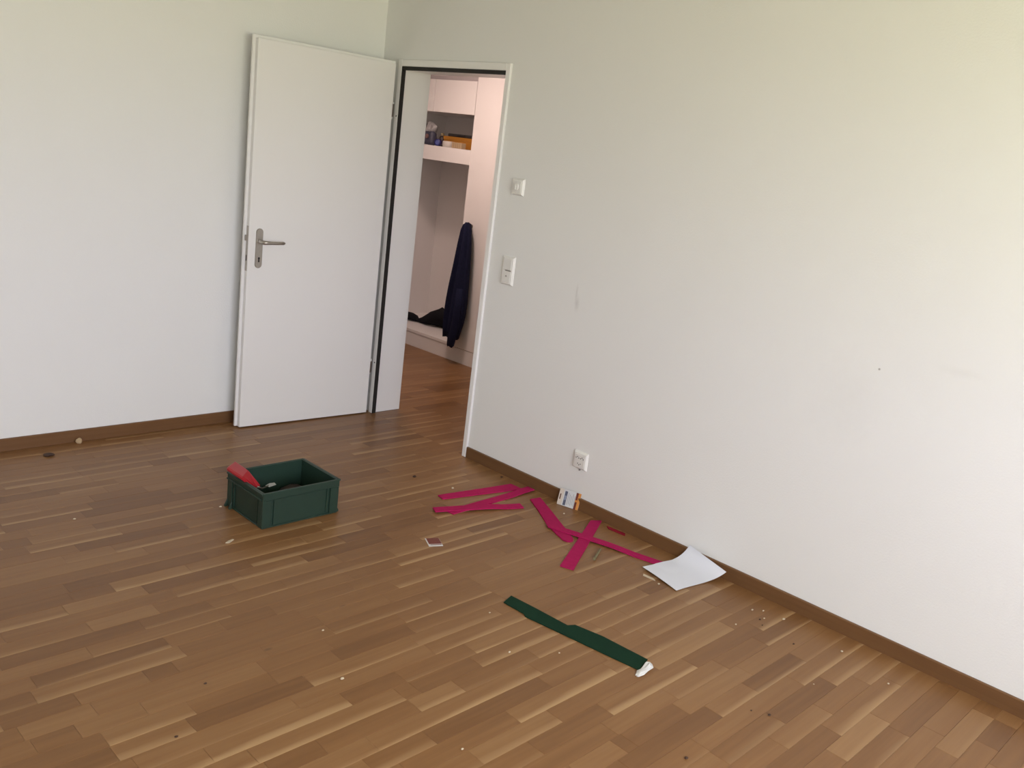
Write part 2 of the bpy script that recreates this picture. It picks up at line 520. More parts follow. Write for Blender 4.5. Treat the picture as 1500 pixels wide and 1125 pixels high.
# ------------------------------------------------------------------ floor of parquet strips
ROW = 0.0715
Y0 = -2.405                                   # a joint line between two rows
FEATS = [(-2.56, -2.13, -1.805, -0.9, 0), (-2.64, -2.44, -2.079, -0.8, 0), (-2.61, -2.42, -2.148, 0.4, 0), (-2.6, -2.49, -2.216, -0.5, 0), (-2.49, -2.31, -2.237, 0.3, 0), (-2.27, -2.05, -1.737, 0.4, 0), (-2.24, -2.15, -2.089, -0.7, 0), (-2.45, -2.24, -2.391, 0.2, 0.5), (-2.4, -2.26, -2.479, 0.3, 0.7), (-2.26, -1.82, -2.487, 0.2, 0.8), (-1.84, -1.4, -2.284, -0.7, 0), (-1.86, -1.44, -2.336, 0.2, 0.7), (-1.73, -1.48, -2.382, 0.4, 0), (-1.92, -1.73, -1.943, -0.5, 0), (-1.83, -1.61, -2.535, -0.5, 0), (-2.17, -1.67, -2.613, 0.3, 0.8), (-2.16, -2.0, -2.648, -0.6, 0), (-1.88, -1.21, -2.758, 0.3, 0.9), (-1.67, -1.49, -2.659, 0.5, 0.6), (-1.73, -1.24, -2.803, -0.8, 0), (-1.46, -0.99, -2.894, 0.3, 0.9), (-1.43, -0.99, -2.465, 0.1, 0.8), (-1.31, -0.96, -2.53, 0.3, 1.0), (-1.48, -1.05, -2.395, 0.2, 0.5), (-1.61, -1.35, -2.569, -0.5, 0), (-1.68, -1.35, -2.973, 0.3, 0.5), (-1.51, -1.19, -3.003, -0.5, 0), (-1.49, -1.3, -3.131, 0.5, 0), (-1.13, -0.97, -2.851, -0.4, 0), (-0.85, -0.36, -2.961, 0.9, 0.3), (-0.72, -0.27, -3.02, -0.5, 0), (-1.25, -0.98, -3.13, -0.6, 0), (-0.94, -0.63, -3.116, 0.3, 0.3), (-0.9, -0.67, -3.25, 0.1, 0.7), (-0.87, -0.57, -3.413, 0.3, 0.4), (-0.49, 0.0, -3.317, 0.1, 0.8), (-0.39, 0.0, -3.389, 0.2, 0.6), (-0.66, -0.18, -3.542, 0.1, 0.7), (-0.77, -0.45, -3.616, 0.7, 0.4), (-0.47, -0.03, -3.628, -0.5, 0), (-0.29, -0.1, -3.865, -0.9, 0), (-0.45, -0.1, -3.832, 0.6, 0.2), (-2.32, -2.22, -0.996, -0.7, 0), (-2.25, -1.91, -1.108, 0.2, 0.8), (-2.17, -1.99, -1.21, 0.4, 0.2), (-2.24, -1.73, -1.438, -0.8, 0), (-2.11, -1.83, -1.524, 0.5, 0.9), (-2.25, -2.11, -1.506, -0.6, 0), (-2.18, -1.97, -0.555, -0.6, 0), (-1.88, -1.65, -0.693, -0.4, 0), (-2.27, -1.97, -0.84, -0.4, 0), (-1.68, -1.38, -0.752, 0.4, 0), (-1.1, -0.94, -0.223, 0.6, 0), (-1.31, -1.09, -0.404, 0.4, 0), (-1.8, -1.57, -0.492, 0.3, 0.3), (-1.94, -1.71, -2.328, -0.1, 0), (-0.81, -0.64, -2.621, 0.4, 0.4), (-0.68, -0.24, -2.649, 0.2, 0.7), (-0.37, -0.11, -2.748, 0.3, 0.7), (-0.77, -0.35, -2.728, 0.1, 0.5), (-0.9, -0.37, -1.7, 0.1, 0.7), (-1.13, -0.52, -1.865, 0.0, 0.8), (-1.6, -1.09, -1.824, -0.2, 0.5), (-1.25, -0.97, -1.99, 0.2, 0.6)]


def row_of(y):
    return math.floor((y - Y0) / ROW)


def rand_tone():
    r = random.random()
    t = random.gauss(0.0, 0.22)
    if r < 0.10:
        t = random.uniform(-0.85, -0.5)
    s = random.choice((0, 0, 0, 0, 0.3, 0.6, 0.8)) * random.uniform(0.6, 1)
    return max(-0.9, min(0.75, t)), s


def fill(a, b, out):
    x = a
    while x < b - 0.004:
        n = random.uniform(0.24, 0.56)
        e = x + n
        if b - e < 0.18:
            e = b if e - x + (b - e) < 0.62 else x + (b - x) / 2
        e = min(e, b)
        out.append((x, e) + rand_tone())
        x = e


strips = []                                    # (x0, x1, y0, y1, tone, sap, in_hall)
ra, rb = row_of(YB) - 1, row_of(0.0) + 1
for k in range(ra, rb):
    y0, y1 = Y0 + k * ROW, Y0 + (k + 1) * ROW
    y0c, y1c = max(y0, YB), min(y1, 0.0)
    if y1c - y0c < 0.004:
        continue
    fs = sorted(((f[0], f[1], f[3], f[4]) for f in FEATS if row_of(f[2]) == k))
    segs, x = [], XL - random.uniform(0, 0.3)
    for (p, q, t, s) in fs:
        p = max(p, x)
        if q - p < 0.08:
            continue
        fill(x, p, segs)
        segs.append((p, q, t * (0.75 if t < 0 else 0.9), s * 0.9))
        x = q
    fill(x, 0.0, segs)
    for (p, q, t, s) in segs:
        p = max(p, XL)
        if q > p + 0.004:
            strips.append((p, q, y0c, y1c, t, s, False))
for k in range(row_of(HY0), row_of(HY1) + 1):
    y0, y1 = Y0 + k * ROW, Y0 + (k + 1) * ROW
    inside = OY0 < (y0 + y1) / 2 < OY1 + 0.02
    segs = []
    xs = 0.0 if inside else 0.19
    fill(xs, HX, segs)
    for (p, q, t, s) in segs:
        strips.append((p, q, max(y0, HY0), min(y1, HY1), t, s, True))


def shown(st):
    """Rough size of a strip in the picture, 0 when out of frame."""
    x, y = (st[0] + st[1]) / 2, (st[2] + st[3]) / 2
    best = 0
    for xx in (st[0], x, st[1]):
        q = Vector((xx, y, 0)) - CAM_LOC
        z = q.dot(CD)
        if z < 0.3:
            continue
        px, py = 750 + FPX * q.dot(CR) / z, 562.5 - FPX * q.dot(CU) / z
        if -20 < px < 1520 and -20 < py < 1145:
            best = max(best, (st[1] - st[0]) * (st[3] - st[2]) * CAM_LOC.z / z ** 3)
    if st[6]:
        if not (0 <= x < 1.5 and -1.1 < y < 1.5):
            return 0
        best *= 0.5
    return best


def strip_geo(st, rnd):
    x0, x1, y0, y1 = st[:4]
    g, c = 0.00025, 0.0006
    x0, x1, y0, y1 = x0 + g, x1 - g, y0 + g, y1 - g
    zt = rnd.uniform(-0.0003, 0.0)
    zb, zr = -0.0115, zt - 0.0005
    vs = [(x0, y0, zb), (x1, y0, zb), (x1, y1, zb), (x0, y1, zb),
          (x0, y0, zr), (x1, y0, zr), (x1, y1, zr), (x0, y1, zr),
          (x0 + c, y0 + c, zt), (x1 - c, y0 + c, zt), (x1 - c, y1 - c, zt), (x0 + c, y1 - c, zt)]
    fs = [(8, 9, 10, 11)]
    for i in range(4):
        j = (i + 1) % 4
        fs += [(i, j, 4 + j, 4 + i), (4 + i, 4 + j, 8 + j, 8 + i)]
    vv = [0, 0, 1, 1] * 3
    return vs, fs, vv


def strip_mesh(name, sts):
    rnd = random.Random(3 + len(sts) + int(sts[0][0] * 977) + int(sts[0][2] * 3313))
    V, Fc, T, SP, VV, SD = [], [], [], [], [], []
    for st in sts:
        o = len(V)
        vs, fs, vv = strip_geo(st, rnd)
        V += vs
        Fc += [tuple(i + o for i in f) for f in fs]
        n = len(vs)
        T += [st[4]] * n
        SP += [st[5]] * n
        VV += vv
        SD += [rnd.uniform(0, 40)] * n
    me = bpy.data.meshes.new(name)
    me.from_pydata(V, [], Fc)
    for nm, dat in (('tone', T), ('sap', SP), ('vv', VV), ('seed', SD)):
        a = me.attributes.new(nm, 'FLOAT', 'POINT')
        a.data.foreach_set('value', dat)
    me.materials.append(M_floor)
    return me


floor = tag(MB().box(XL, 0.0, YB, 0.0, -0.06, -0.0115).build('floor', M_sub), 'oak strip parquet floor of the empty room', 'floor', kind='structure')
hall_floor = tag(MB().box(0.0, HX, HY0, HY1, -0.06, -0.0115).build('floor_hall', M_sub), 'reddish oak parquet floor of the hall beyond the doorway', 'floor', kind='structure')
scored = sorted(((shown(s), i) for i, s in enumerate(strips)), reverse=True)
pick_room = [i for sc_, i in scored if sc_ > 0 and not strips[i][6]][:300]
pick_hall = [i for sc_, i in scored if sc_ > 0 and strips[i][6]][:60]
for fl, pick, hall in ((floor, pick_room, False), (hall_floor, pick_hall, True)):
    for i in pick:
        o = bpy.data.objects.new('plank', strip_mesh('plank', [strips[i]]))
        COL.objects.link(o)
        o.parent = fl
    ps = set(pick)
    rest = [s for i, s in enumerate(strips) if i not in ps and s[6] == hall]
    o = bpy.data.objects.new('remaining_planks', strip_mesh('remaining_planks', rest))
    COL.objects.link(o)
    o.parent = fl
    o['kind'] = 'stuff'

# ------------------------------------------------------------------ door frame
fr = empty('trim_1', (0.09, (OY0 + OY1) / 2, 0), 'slim white door frame with black rubber seal in the right wall', 'door frame', kind='structure')
CW, CP = 0.030, -0.014
o = MB()
o.box(CP, 0.004, OY1, OY1 + 0.036, 0, OZ + 0.036, 0.002)
o.build('casing', M_frame, fr)
MB().box(CP, 0.004, OY0 - CW, OY0, 0, OZ + 0.036, 0.002).build('casing', M_frame, fr)
MB().box(CP, 0.004, OY0, OY1, OZ, OZ + 0.036, 0.002).build('casing', M_frame, fr)
# reveals: jamb linings behind the seal
JR = OY1 + 0.012
MB().box(0.010, 0.198, JR, JR + 0.022, 0, OZ - 0.015).build('jamb', M_frame, fr)
MB().box(0.010, 0.198, OY0 - 0.022, OY0 - 0.004, 0, OZ - 0.015).build('jamb', M_frame, fr)
MB().box(0.010, 0.198, OY0 - 0.022, JR + 0.022, OZ - 0.015, OZ + 0.02).build('head_lining', M_frame, fr)
MB().box(-0.0135, 0.0120, OY1 - 0.003, OY1 + 0.013, 0, OZ - 0.0005).build('rubber_seal', M_seal, fr)
MB().box(-0.0125, 0.0115, OY0 + 0.002, OY1 - 0.003, OZ - 0.019, OZ - 0.0005).build('rubber_seal', M_seal, fr)
MB().box(0.002, 0.0105, OY0 - 0.004, OY0 + 0.002, 0, OZ - 0.017).build('rubber_seal', M_seal, fr)
for z in (1.76, 0.318):
    MB().prism(circ(10, 0.0045, OY1 + 0.016, z), CP - 0.0006, CP + 0.003, 'x').build('screw_hole', M_dark, fr)
MB().box(0.198, 0.206, JR, JR + 0.06, 0, OZ + 0.04).build('hall_casing', M_frame, fr)
MB().box(0.198, 0.206, OY0 - 0.06, OY0 - 0.004, 0, OZ + 0.04).build('hall_casing', M_frame, fr)
MB().box(0.198, 0.206, OY0 - 0.004, JR, OZ - 0.015, OZ + 0.04).build('hall_casing', M_frame, fr)

# ------------------------------------------------------------------ door leaf, built along local -x from the hinge side, visible face at local y = 0
DANG = math.radians(-2.92)
door = empty('door_1', (-0.046, -0.1805, 0.0), 'white flush door leaf with steel lever handle, swung open to the back wall', 'door', kind='structure')
door.rotation_euler = (0, 0, DANG)
DM = Matrix.Translation(door.location) @ Matrix.Rotation(DANG, 4, 'Z')
DW = 0.826


def dpart(mb, name, mat, parent=None, smooth=False):
    mb.v = [tuple(DM @ Vector(p)) for p in mb.v]
    return mb.build(name, mat, parent or door, smooth)


dpart(MB().box(-DW, 0, 0.0, 0.027, 0.007, 2.036, 0.0012), 'leaf_panel', M_door)
dpart(MB().box(-DW - 0.015, 0.014, 0.027, 0.041, 0.007, 2.052, 0.0015), 'leaf_rebate', M_door)
# long back plate
PXC, PZ0, PZ1, PWD = -DW + 0.060, 0.889, 1.098, 0.0195
out = []
for a in range(13):
    t = math.pi * a / 12
    out.append((PXC + PWD * math.cos(t), PZ1 - PWD + PWD * math.sin(t)))
for a in range(13):
    t = math.pi + math.pi * a / 12
    out.append((PXC + PWD * math.cos(t), PZ0 + PWD + PWD * math.sin(t)))
inn = [(PXC + (p[0] - PXC) * 0.9, (PZ0 + PZ1) / 2 + (p[1] - (PZ0 + PZ1) / 2) * 0.982) for p in out]
pm = MB().loft([[(p[0], 0.0, p[1]) for p in out], [(p[0], -0.005, p[1]) for p in out], [(p[0], -0.0075, p[1]) for p in inn]])
plate = dpart(pm, 'handle_plate', M_steel)
plate['label'] = 'long steel door handle plate'
LZ = 1.030
lv = MB().tube([(PXC, -0.006, LZ), (PXC, -0.030, LZ), (PXC, -0.042, LZ), (PXC + 0.006, -0.052, LZ), (PXC + 0.020, -0.055, LZ),
                (PXC + 0.045, -0.055, LZ - 0.001), (PXC + 0.080, -0.055, LZ - 0.001), (PXC + 0.112, -0.055, LZ), (PXC + 0.121, -0.052, LZ)],
               [0.0105, 0.0105, 0.0105, 0.0105, 0.010, 0.0085, 0.0080, 0.0085, 0.006], 12)
dpart(lv, 'lever', M_steel, plate, True)
dpart(MB().prism(circ(16, 0.0145, PXC, LZ), -0.0125, -0.007, 'y'), 'lever_collar', M_steel, plate)
kh = [(PXC + 0.0056 * math.cos(t), 0.942 + 0.0056 * math.sin(t)) for t in [math.radians(a) for a in range(-55, 236, 24)]] + [(PXC - 0.0040, 0.921), (PXC + 0.0040, 0.921)]
dpart(MB().prism(kh, -0.0080, -0.0074, 'y'), 'keyhole', M_dark, plate)
# lock forend on the closing edge with its latch bolt
fe = dpart(MB().box(-DW - 0.0015, -DW + 0.002, 0.004, 0.024, 0.872, 1.108, 0.001), 'lock_plate', M_steel)
dpart(MB().prism([(-DW - 0.0015, 0.008), (-DW - 0.0015, 0.020), (-DW - 0.011, 0.020), (-DW - 0.004, 0.008)], 1.030, 1.060, 'z'), 'latch_bolt', M_steel, fe)
dpart(MB().box(-DW - 0.0022, -DW - 0.001, 0.010, 0.018, 0.925, 0.955), 'bolt_slot', M_dark, fe)
for z in (1.787, 0.290):
    hg = dpart(MB().tube([(0.020, 0.030, z - 0.045), (0.020, 0.030, z + 0.045)], 0.0075, 12), 'hinge', M_frame, None, True)
    dpart(MB().box(0.0, 0.0145, 0.006, 0.0268, z - 0.035, z + 0.035), 'hinge_leaf', M_steel, hg)
    dpart(MB().tube([(0.020, 0.030, z - 0.0475), (0.020, 0.030, z - 0.0452)], 0.0055, 10), 'hinge_pin', M_steel, hg)

# ------------------------------------------------------------------ switches and socket on the right wall


def bevel_plate(yc, z0, z1, half=0.043, d=0.012, inset=0.008):
    """Wall plate with a broad sloping rim, standing proud of the wall (towards -x)."""
    def ring(h, z0_, z1_, x):
        return [(x, yc - h, z0_), (x, yc + h, z0_), (x, yc + h, z1_), (x, yc - h, z1_)]
    return MB().loft([ring(half, z0, z1, 0.001), ring(half, z0, z1, -0.003), ring(half - inset, z0 + inset, z1 - inset, -d)])


yc = -1.1955
rs = empty('rotary_switch', (0, yc, 1.48), 'square white rotary switch plate with central knob, upper of two beside the doorway', 'switch')
bevel_plate(yc, 1.438, 1.523).build('plate', M_plast, rs)
MB().box(-0.0145, -0.011, yc - 0.029, yc + 0.029, 1.4515, 1.5095, 0.001).build('insert', M_plast2, rs)
kb = MB().loft([[(x, yc + r * math.cos(2 * math.pi * i / 20), 1.4805 + r * math.sin(2 * math.pi * i / 20)) for i in range(20)] for x, r in ((-0.014, 0.017), (-0.022, 0.0165), (-0.024, 0.0145))])
kn = kb.build('knob', M_plast, rs)
MB().box(-0.027, -0.0235, yc - 0.0045, yc + 0.0045, 1.4665, 1.4945, 0.0015).build('knob_grip', M_plast, kn)

yc = -1.1965
ls = empty('light_switch', (0, yc, 1.06), 'tall white double light switch plate, lower of two beside the doorway', 'switch')
bevel_plate(yc, 0.986, 1.133).build('plate', M_plast, ls)
MB().box(-0.0150, -0.011, yc - 0.029, yc + 0.029, 1.0635, 1.122, 0.0015).build('rocker', M_plast2, ls)
bt = MB().box(-0.0145, -0.011, yc - 0.029, yc + 0.029, 0.999, 1.0575, 0.0015).build('push_button', M_plast2, ls)
MB().prism(circ(12, 0.006, yc, 1.032, 0.004), -0.0152, -0.0140, 'x').build('indicator', plain('grey_indicator', (0.33, 0.31, 0.29), 0.4), bt)
MB().box(-0.0135, -0.011, yc - 0.027, yc + 0.012, 1.0578, 1.0632).build('gap', plain('grey_gap', (0.25, 0.23, 0.21), 0.6), ls)

yc = -1.842
so = empty('wall_socket', (0, yc, 0.245), 'white wall socket with three sets of pin holes above the skirting board', 'socket')
bevel_plate(yc, 0.201, 0.289, 0.0435).build('plate', M_plast, so)
si = MB().box(-0.0135, -0.011, yc - 0.030, yc + 0.030, 0.215, 0.275, 0.001).build('insert', M_plast2, so)
for cy, cz in ((0.014, 0.257), (-0.014, 0.257), (0.0, 0.230)):
    s = 1 if cz > 0.24 else -1
    for dy, dz in ((0.0085, 0), (-0.0085, 0), (0, s * 0.0055)):
        MB().prism(circ(8, 0.0028, yc + cy + dy, cz + dz), -0.0140, -0.0132, 'x').build('pin_hole', M_dark, si)
MB().box(-0.0095, -0.001, yc - 0.007, yc + 0.001, 0.1945, 0.2015, 0.001).build('lower_clip', plain('grey_clip', (0.22, 0.21, 0.20), 0.5), so)

# ------------------------------------------------------------------ hall: built-in wardrobe with open niche
XF, XB = 1.425, 2.045
wd = empty('built_in_wardrobe', (XF, 0.9, 0), 'white built-in hall wardrobe with open coat niche, shelf and low bench', 'wardrobe')
COLY = 0.742                                   # left edge of the tall cabinet door
NY = 1.775                                      # far side of the niche
MB().box(XF, XF + 0.020, -0.35, COLY, 0.1165, 2.40, 0.001).build('tall_door', M_ward, wd)
MB().box(XF, XF + 0.020, -1.40, -0.353, 0.1165, 2.40, 0.001).build('tall_door', M_ward, wd)
MB().box(XF + 0.021, XB, COLY - 0.02, COLY - 0.001, 0.138, 2.40).build('side_panel', M_ward, wd)
MB().box(XF + 0.012, XB, NY, NY + 0.02, 0.138, 2.14).build('side_panel', M_ward, wd)
MB().box(XB, XB + 0.015, COLY - 0.02, NY + 0.02, 0.138, 2.14).build('back_panel', M_ward, wd)
MB().box(XF - 0.003, XB, COLY + 0.0006, 2.5, 0.113, 0.138, 0.002).build('bench_board', M_ward, wd)
MB().box(XF + 0.002, XF + 0.02, -1.40, 2.5, 0.0, 0.1125).build('plinth', M_ward, wd)
MB().box(XF, XB, COLY + 0.001, NY - 0.001, 1.508, 1.617, 0.001).build('shelf', M_ward, wd)
MB().box(XF, XF + 0.019, COLY + 0.005, 1.2195, 1.872, 2.112, 0.001).build('upper_door', M_ward, wd)
MB().box(XF, XF + 0.019, 1.2265, 1.70, 1.872, 2.112, 0.001).build('upper_door', M_ward, wd)
MB().box(XF + 0.020, XB, COLY + 0.001, NY - 0.001, 1.872, 1.888).build('cabinet_floor', M_ward, wd)
MB().box(XF + 0.030, XF + 0.05, COLY + 0.001, NY, 2.105, 2.40).build('recessed_filler', plain('gap_shade_grey', (0.42, 0.38, 0.38), 0.6), wd)  # grey colour paints in the shade of the recess above the doors
MB().box(XF, XF + 0.02, NY + 0.012, 2.5, 0.14, 2.40, 0.001).build('tall_door', M_ward, wd)

# coat hook and navy jacket
JX = 1.362
hk = empty('coat_hook', (XF, 0.665, 1.07), 'small steel coat hook on the wardrobe door behind the navy jacket', 'hook')
MB().prism(circ(14, 0.014, 0.640, 1.066), XF - 0.004, XF, 'x').build('hook_base', M_steel, hk)
MB().tube([(XF - 0.003, 0.640, 1.066), (XF - 0.03, 0.640, 1.064), (XF - 0.042, 0.640, 1.074)], 0.004, 8).build('hook_arm', M_steel, hk, True)


def cloth_loft(rows, nfold, amp, n=44, seed=0, dy=0.0):
    """rows: (z, y_low, y_high, depth, x centre); folds run down the cloth."""
    rnd = random.Random(seed)
    ph = [rnd.uniform(0, 6.28) for _ in range(4)]
    rings = []
    for i, (z, ya, yb, dp, xc) in enumerate(rows):
        cy, hy = (ya + yb) / 2, (yb - ya) / 2
        ring = []
        for j in range(n):
            a = 2 * math.pi * j / n
            fo = 1 + amp * math.sin(nfold * a + ph[0] + 1.4 * z) + 0.5 * amp * math.sin((nfold + 3) * a + ph[1] - 2.1 * z)
            yv = cy + dy + hy * math.cos(a)
            xv = xc + dp * math.sin(a) * fo * (0.75 + 0.25 * abs(math.sin(a)))
            zz = z + 0.006 * math.sin(3 * a + ph[2] + i)
            ring.append((xv, yv, zz))
        rings.append(ring)
    return MB().loft(rings)


jk = empty('hanging_jacket', (JX, 0.66, 0.15), 'dark navy jacket hanging from a hook on the hall wardrobe', 'jacket')
rows = [(1.090, 0.642, 0.662, 0.012, JX), (1.075, 0.620, 0.672, 0.026, JX), (1.03, 0.603, 0.684, 0.034, JX - 0.003), (0.94, 0.585, 0.694, 0.040, JX - 0.007),
        (0.85, 0.575, 0.704, 0.043, JX - 0.010), (0.75, 0.566, 0.718, 0.045, JX - 0.013), (0.62, 0.558, 0.742, 0.047, JX - 0.015), (0.50, 0.552, 0.762, 0.048, JX - 0.015),
        (0.40, 0.556, 0.772, 0.047, JX - 0.015), (0.32, 0.568, 0.776, 0.044, JX - 0.015), (0.26, 0.585, 0.774, 0.040, JX - 0.015), (0.205, 0.598, 0.772, 0.034, JX - 0.015)]
body = cloth_loft(rows, 7, 0.42, 56, 4, -0.024).build('jacket_body', M_jack, jk, True)
rows = [(0.60, 0.575, 0.650, 0.030, JX - 0.040), (0.45, 0.566, 0.662, 0.032, JX - 0.044), (0.32, 0.572, 0.672, 0.030, JX - 0.046), (0.22, 0.592, 0.676, 0.026, JX - 0.046), (0.150, 0.608, 0.678, 0.020, JX - 0.044), (0.140, 0.614, 0.672, 0.012, JX - 0.044)]
cloth_loft(rows, 4, 0.18, 32, 9, -0.024).build('jacket_sleeve', M_jack, jk, True)

# black garment lying on the bench: crumpled body with a narrow glove-like end


def blob(rings_spec, n=18, seed=1, rough=0.18):
    """Lumpy cloth along a path; spec: (x, y, z centre, half width, half height); underside kept flat."""
    rnd = random.Random(seed)
    pts = [Vector(s[:3]) for s in rings_spec]
    rings = []
    for i, s in enumerate(rings_spec):
        d = pts[min(i + 1, len(pts) - 1)] - pts[max(i - 1, 0)]
        d.z = 0
        d.normalize()
        sd = Vector((-d.y, d.x, 0))
        ring = []
        for j in range(n):
            a = 2 * math.pi * j / n
            k = 1 + rough * math.sin(3 * a + i * 1.7) + rnd.uniform(-rough, rough) * 0.6
            p = pts[i] + sd * (math.cos(a) * s[3] * k)
            h = math.sin(a) * s[4] * k
            p.z = max(pts[i].z + h, s[2] - s[4] + 0.0008)
            ring.append(p)
        rings.append(ring)
    return MB().loft(rings)


BZ = 0.1385
gm = empty('black_garment', (1.70, 1.36, BZ), 'crumpled black garment lying on the wardrobe bench', 'garment')
spec = [(1.655, 1.615, BZ + 0.021, 0.030, 0.020), (1.66, 1.595, BZ + 0.031, 0.052, 0.030), (1.655, 1.53, BZ + 0.031, 0.054, 0.030), (1.66, 1.48, BZ + 0.027, 0.046, 0.026), (1.67, 1.445, BZ + 0.014, 0.024, 0.013)]
blob(spec, 18, 5, 0.10).build('cuff', M_blackc, gm, True)
spec = [(1.67, 1.450, BZ + 0.014, 0.024, 0.0135), (1.69, 1.40, BZ + 0.026, 0.050, 0.025), (1.71, 1.33, BZ + 0.054, 0.085, 0.053), (1.74, 1.26, BZ + 0.078, 0.11, 0.077), (1.78, 1.18, BZ + 0.064, 0.12, 0.063), (1.82, 1.10, BZ + 0.045, 0.10, 0.044), (1.84, 1.04, BZ + 0.020, 0.05, 0.019)]
blob(spec, 22, 8, 0.12).build('garment_body', M_blackc, gm, True)

# things on the hall shelf (shelf top z = 1.617)
SZ = 1.6175
bg_ = empty('plastic_bag', (1.53, 1.35, SZ), 'cloudy plastic bag of dark odds and ends at the left of the hall shelf', 'bag')
rows = [(SZ, 1.295, 1.435, 0.040, 1.53), (SZ + 0.03, 1.288, 1.442, 0.050, 1.53), (SZ + 0.085, 1.290, 1.44, 0.048, 1.53), (SZ + 0.105, 1.298, 1.43, 0.042, 1.53)]
cloth_loft(rows, 5, 0.10, 30, 2).build('bag_body', M_bagd, bg_, True)
rows = [(SZ + 0.100, 1.296, 1.432, 0.042, 1.53), (SZ + 0.125, 1.285, 1.41, 0.034, 1.53), (SZ + 0.145, 1.278, 1.400, 0.028, 1.53), (SZ + 0.168, 1.33, 1.392, 0.018, 1.53), (SZ + 0.176, 1.345, 1.38, 0.010, 1.53)]
cloth_loft(rows, 5, 0.28, 30, 6).build('bag_neck', M_bag, bg_, True)
MB().prism(circ(16, 0.017, 1.33, SZ + 0.066), 1.474, 1.484, 'x').build('round_label', M_pinkd, bg_)

cb = empty('brown_bottle', (1.58, 1.262, SZ), 'small brown bottle with cap behind the blue roll on the hall shelf', 'bottle')
prof = [(0.0, 0.020), (0.004, 0.023), (0.070, 0.023), (0.082, 0.012)]
MB().loft([[(1.58 + r * math.cos(2 * math.pi * i / 18), 1.262 + r * math.sin(2 * math.pi * i / 18), SZ + h) for i in range(18)] for h, r in prof]).build('bottle_body', M_browntool, cb, True)
MB().prism(circ(14, 0.013, 1.58, 1.262), SZ + 0.082, SZ + 0.102, 'z').build('cap', plain('tan_cap', (0.25, 0.19, 0.10), 0.5), cb)

br = empty('blue_roll', (1.468, 1.185, SZ), 'small dark blue roll lying on the front of the hall shelf', 'roll')
R0 = 0.0265


def yroll(xc, y0, y1, z, r, n=22):
    return MB().loft([[(xc + q * math.cos(2 * math.pi * i / n), y, z + q * math.sin(2 * math.pi * i / n)) for i in range(n)] for y, q in ((y0, r - 0.002), (y0 + 0.002, r), (y1 - 0.002, r), (y1, r - 0.002))])


yroll(0, 0, 0.06, 0, R0)
# axis turned towards the room so that the pale end shows
rb_m = Matrix.Translation((1.475, 1.175, SZ + R0)) @ Matrix.Rotation(math.radians(-62), 4, 'Z')
b1 = yroll(0, -0.032, 0.032, 0, R0)
b1.v = [tuple(rb_m @ Vector(p)) for p in b1.v]
b1.build('roll_body', M_blue, br, True)
for s in (1, -1):
    b2 = yroll(0, s * 0.0325 - 0.001, s * 0.0325 + 0.001, 0, R0 * 0.62)
    b2.v = [tuple(rb_m @ Vector(p)) for p in b2.v]
    b2.build('roll_core', M_bluel, br)

wr = empty('white_roll', (1.47, 1.06, SZ), 'short greyish white roll between blue roll and beige block on hall shelf', 'roll')
prof = [(0.0, 0.044), (0.003, 0.047), (0.042, 0.047), (0.045, 0.044)]
MB().loft([[(1.482 + r * math.cos(2 * math.pi * i / 26), 1.065 + r * math.sin(2 * math.pi * i / 26), SZ + h) for i in range(26)] for h, r in prof]).build('roll_body', M_roll, wr, True)
MB().prism(circ(20, 0.024, 1.482, 1.065), SZ + 0.044, SZ + 0.0462, 'z').build('roll_core', M_beige, wr)

bb = empty('beige_block', (1.47, 0.93, SZ), 'small beige wooden block at the front of the hall shelf', 'block')
MB().box(1.444, 1.49, 0.872, 0.985, SZ, SZ + 0.043, 0.002).build('block_body', M_beige, bb)
for k in range(4):
    yy = 0.885 + 0.024 * k
    MB().box(1.4432, 1.4445, yy, yy + 0.013, SZ + 0.004, SZ + 0.039).build('groove', plain('tan_groove', (0.37, 0.265, 0.155), 0.7), bb)

ob = empty('orange_box', (1.60, 1.02, SZ), 'flat orange box behind the rolls on the hall shelf', 'box')
MB().box(1.545, 1.76, 0.78, 1.20, SZ, SZ + 0.080, 0.002).build('box_body', M_orange_box, ob)
MB().box(1.541, 1.765, 0.776, 1.204, SZ + 0.058, SZ + 0.084, 0.002).build('box_lid', M_orange_box, ob)
dt = empty('dark_case', (1.62, 1.02, SZ + 0.0842), 'flat dark case lying on top of the orange box', 'case')
MB().box(1.57, 1.73, 0.88, 1.19, SZ + 0.0845, SZ + 0.108, 0.006).build('case_body', plain('charcoal_case', (0.03, 0.028, 0.028), 0.5), dt)
MB().box(1.565, 1.575, 0.98, 1.06, SZ + 0.092, SZ + 0.101, 0.001).build('case_clasp', M_blacktool, dt)

# ------------------------------------------------------------------ green crate
CXc, CYc, CL, CWd, CH = -1.2415, -1.1965, 0.378, 0.300, 0.160
crate = empty('storage_crate', (CXc, CYc, 0), 'dark green stackable plastic crate on the floor in front of the door', 'crate')
x0, x1, y0, y1 = CXc - CL / 2, CXc + CL / 2, CYc - CWd / 2, CYc + CWd / 2
IN, TH = 0.009, 0.004                         # wall set back from the rim, wall thickness
c = MB()
bx0, bx1, by0, by1 = x0 + IN, x1 - IN, y0 + IN, y1 - IN
c.box(bx0, bx1, by0, by0 + TH, 0.006, CH - 0.002).box(bx0, bx1, by1 - TH, by1, 0.006, CH - 0.002)
c.box(bx0, bx0 + TH, by0 + TH, by1 - TH, 0.006, CH - 0.002).box(bx1 - TH, bx1, by0 + TH, by1 - TH, 0.006, CH - 0.002)
c.build('side_walls', M_green, crate)
MB().box(bx0 + TH, bx1 - TH, by0 + TH, by1 - TH, 0.006, 0.011).build('crate_floor', M_green, crate)
r = MB()
RZ = CH - 0.034
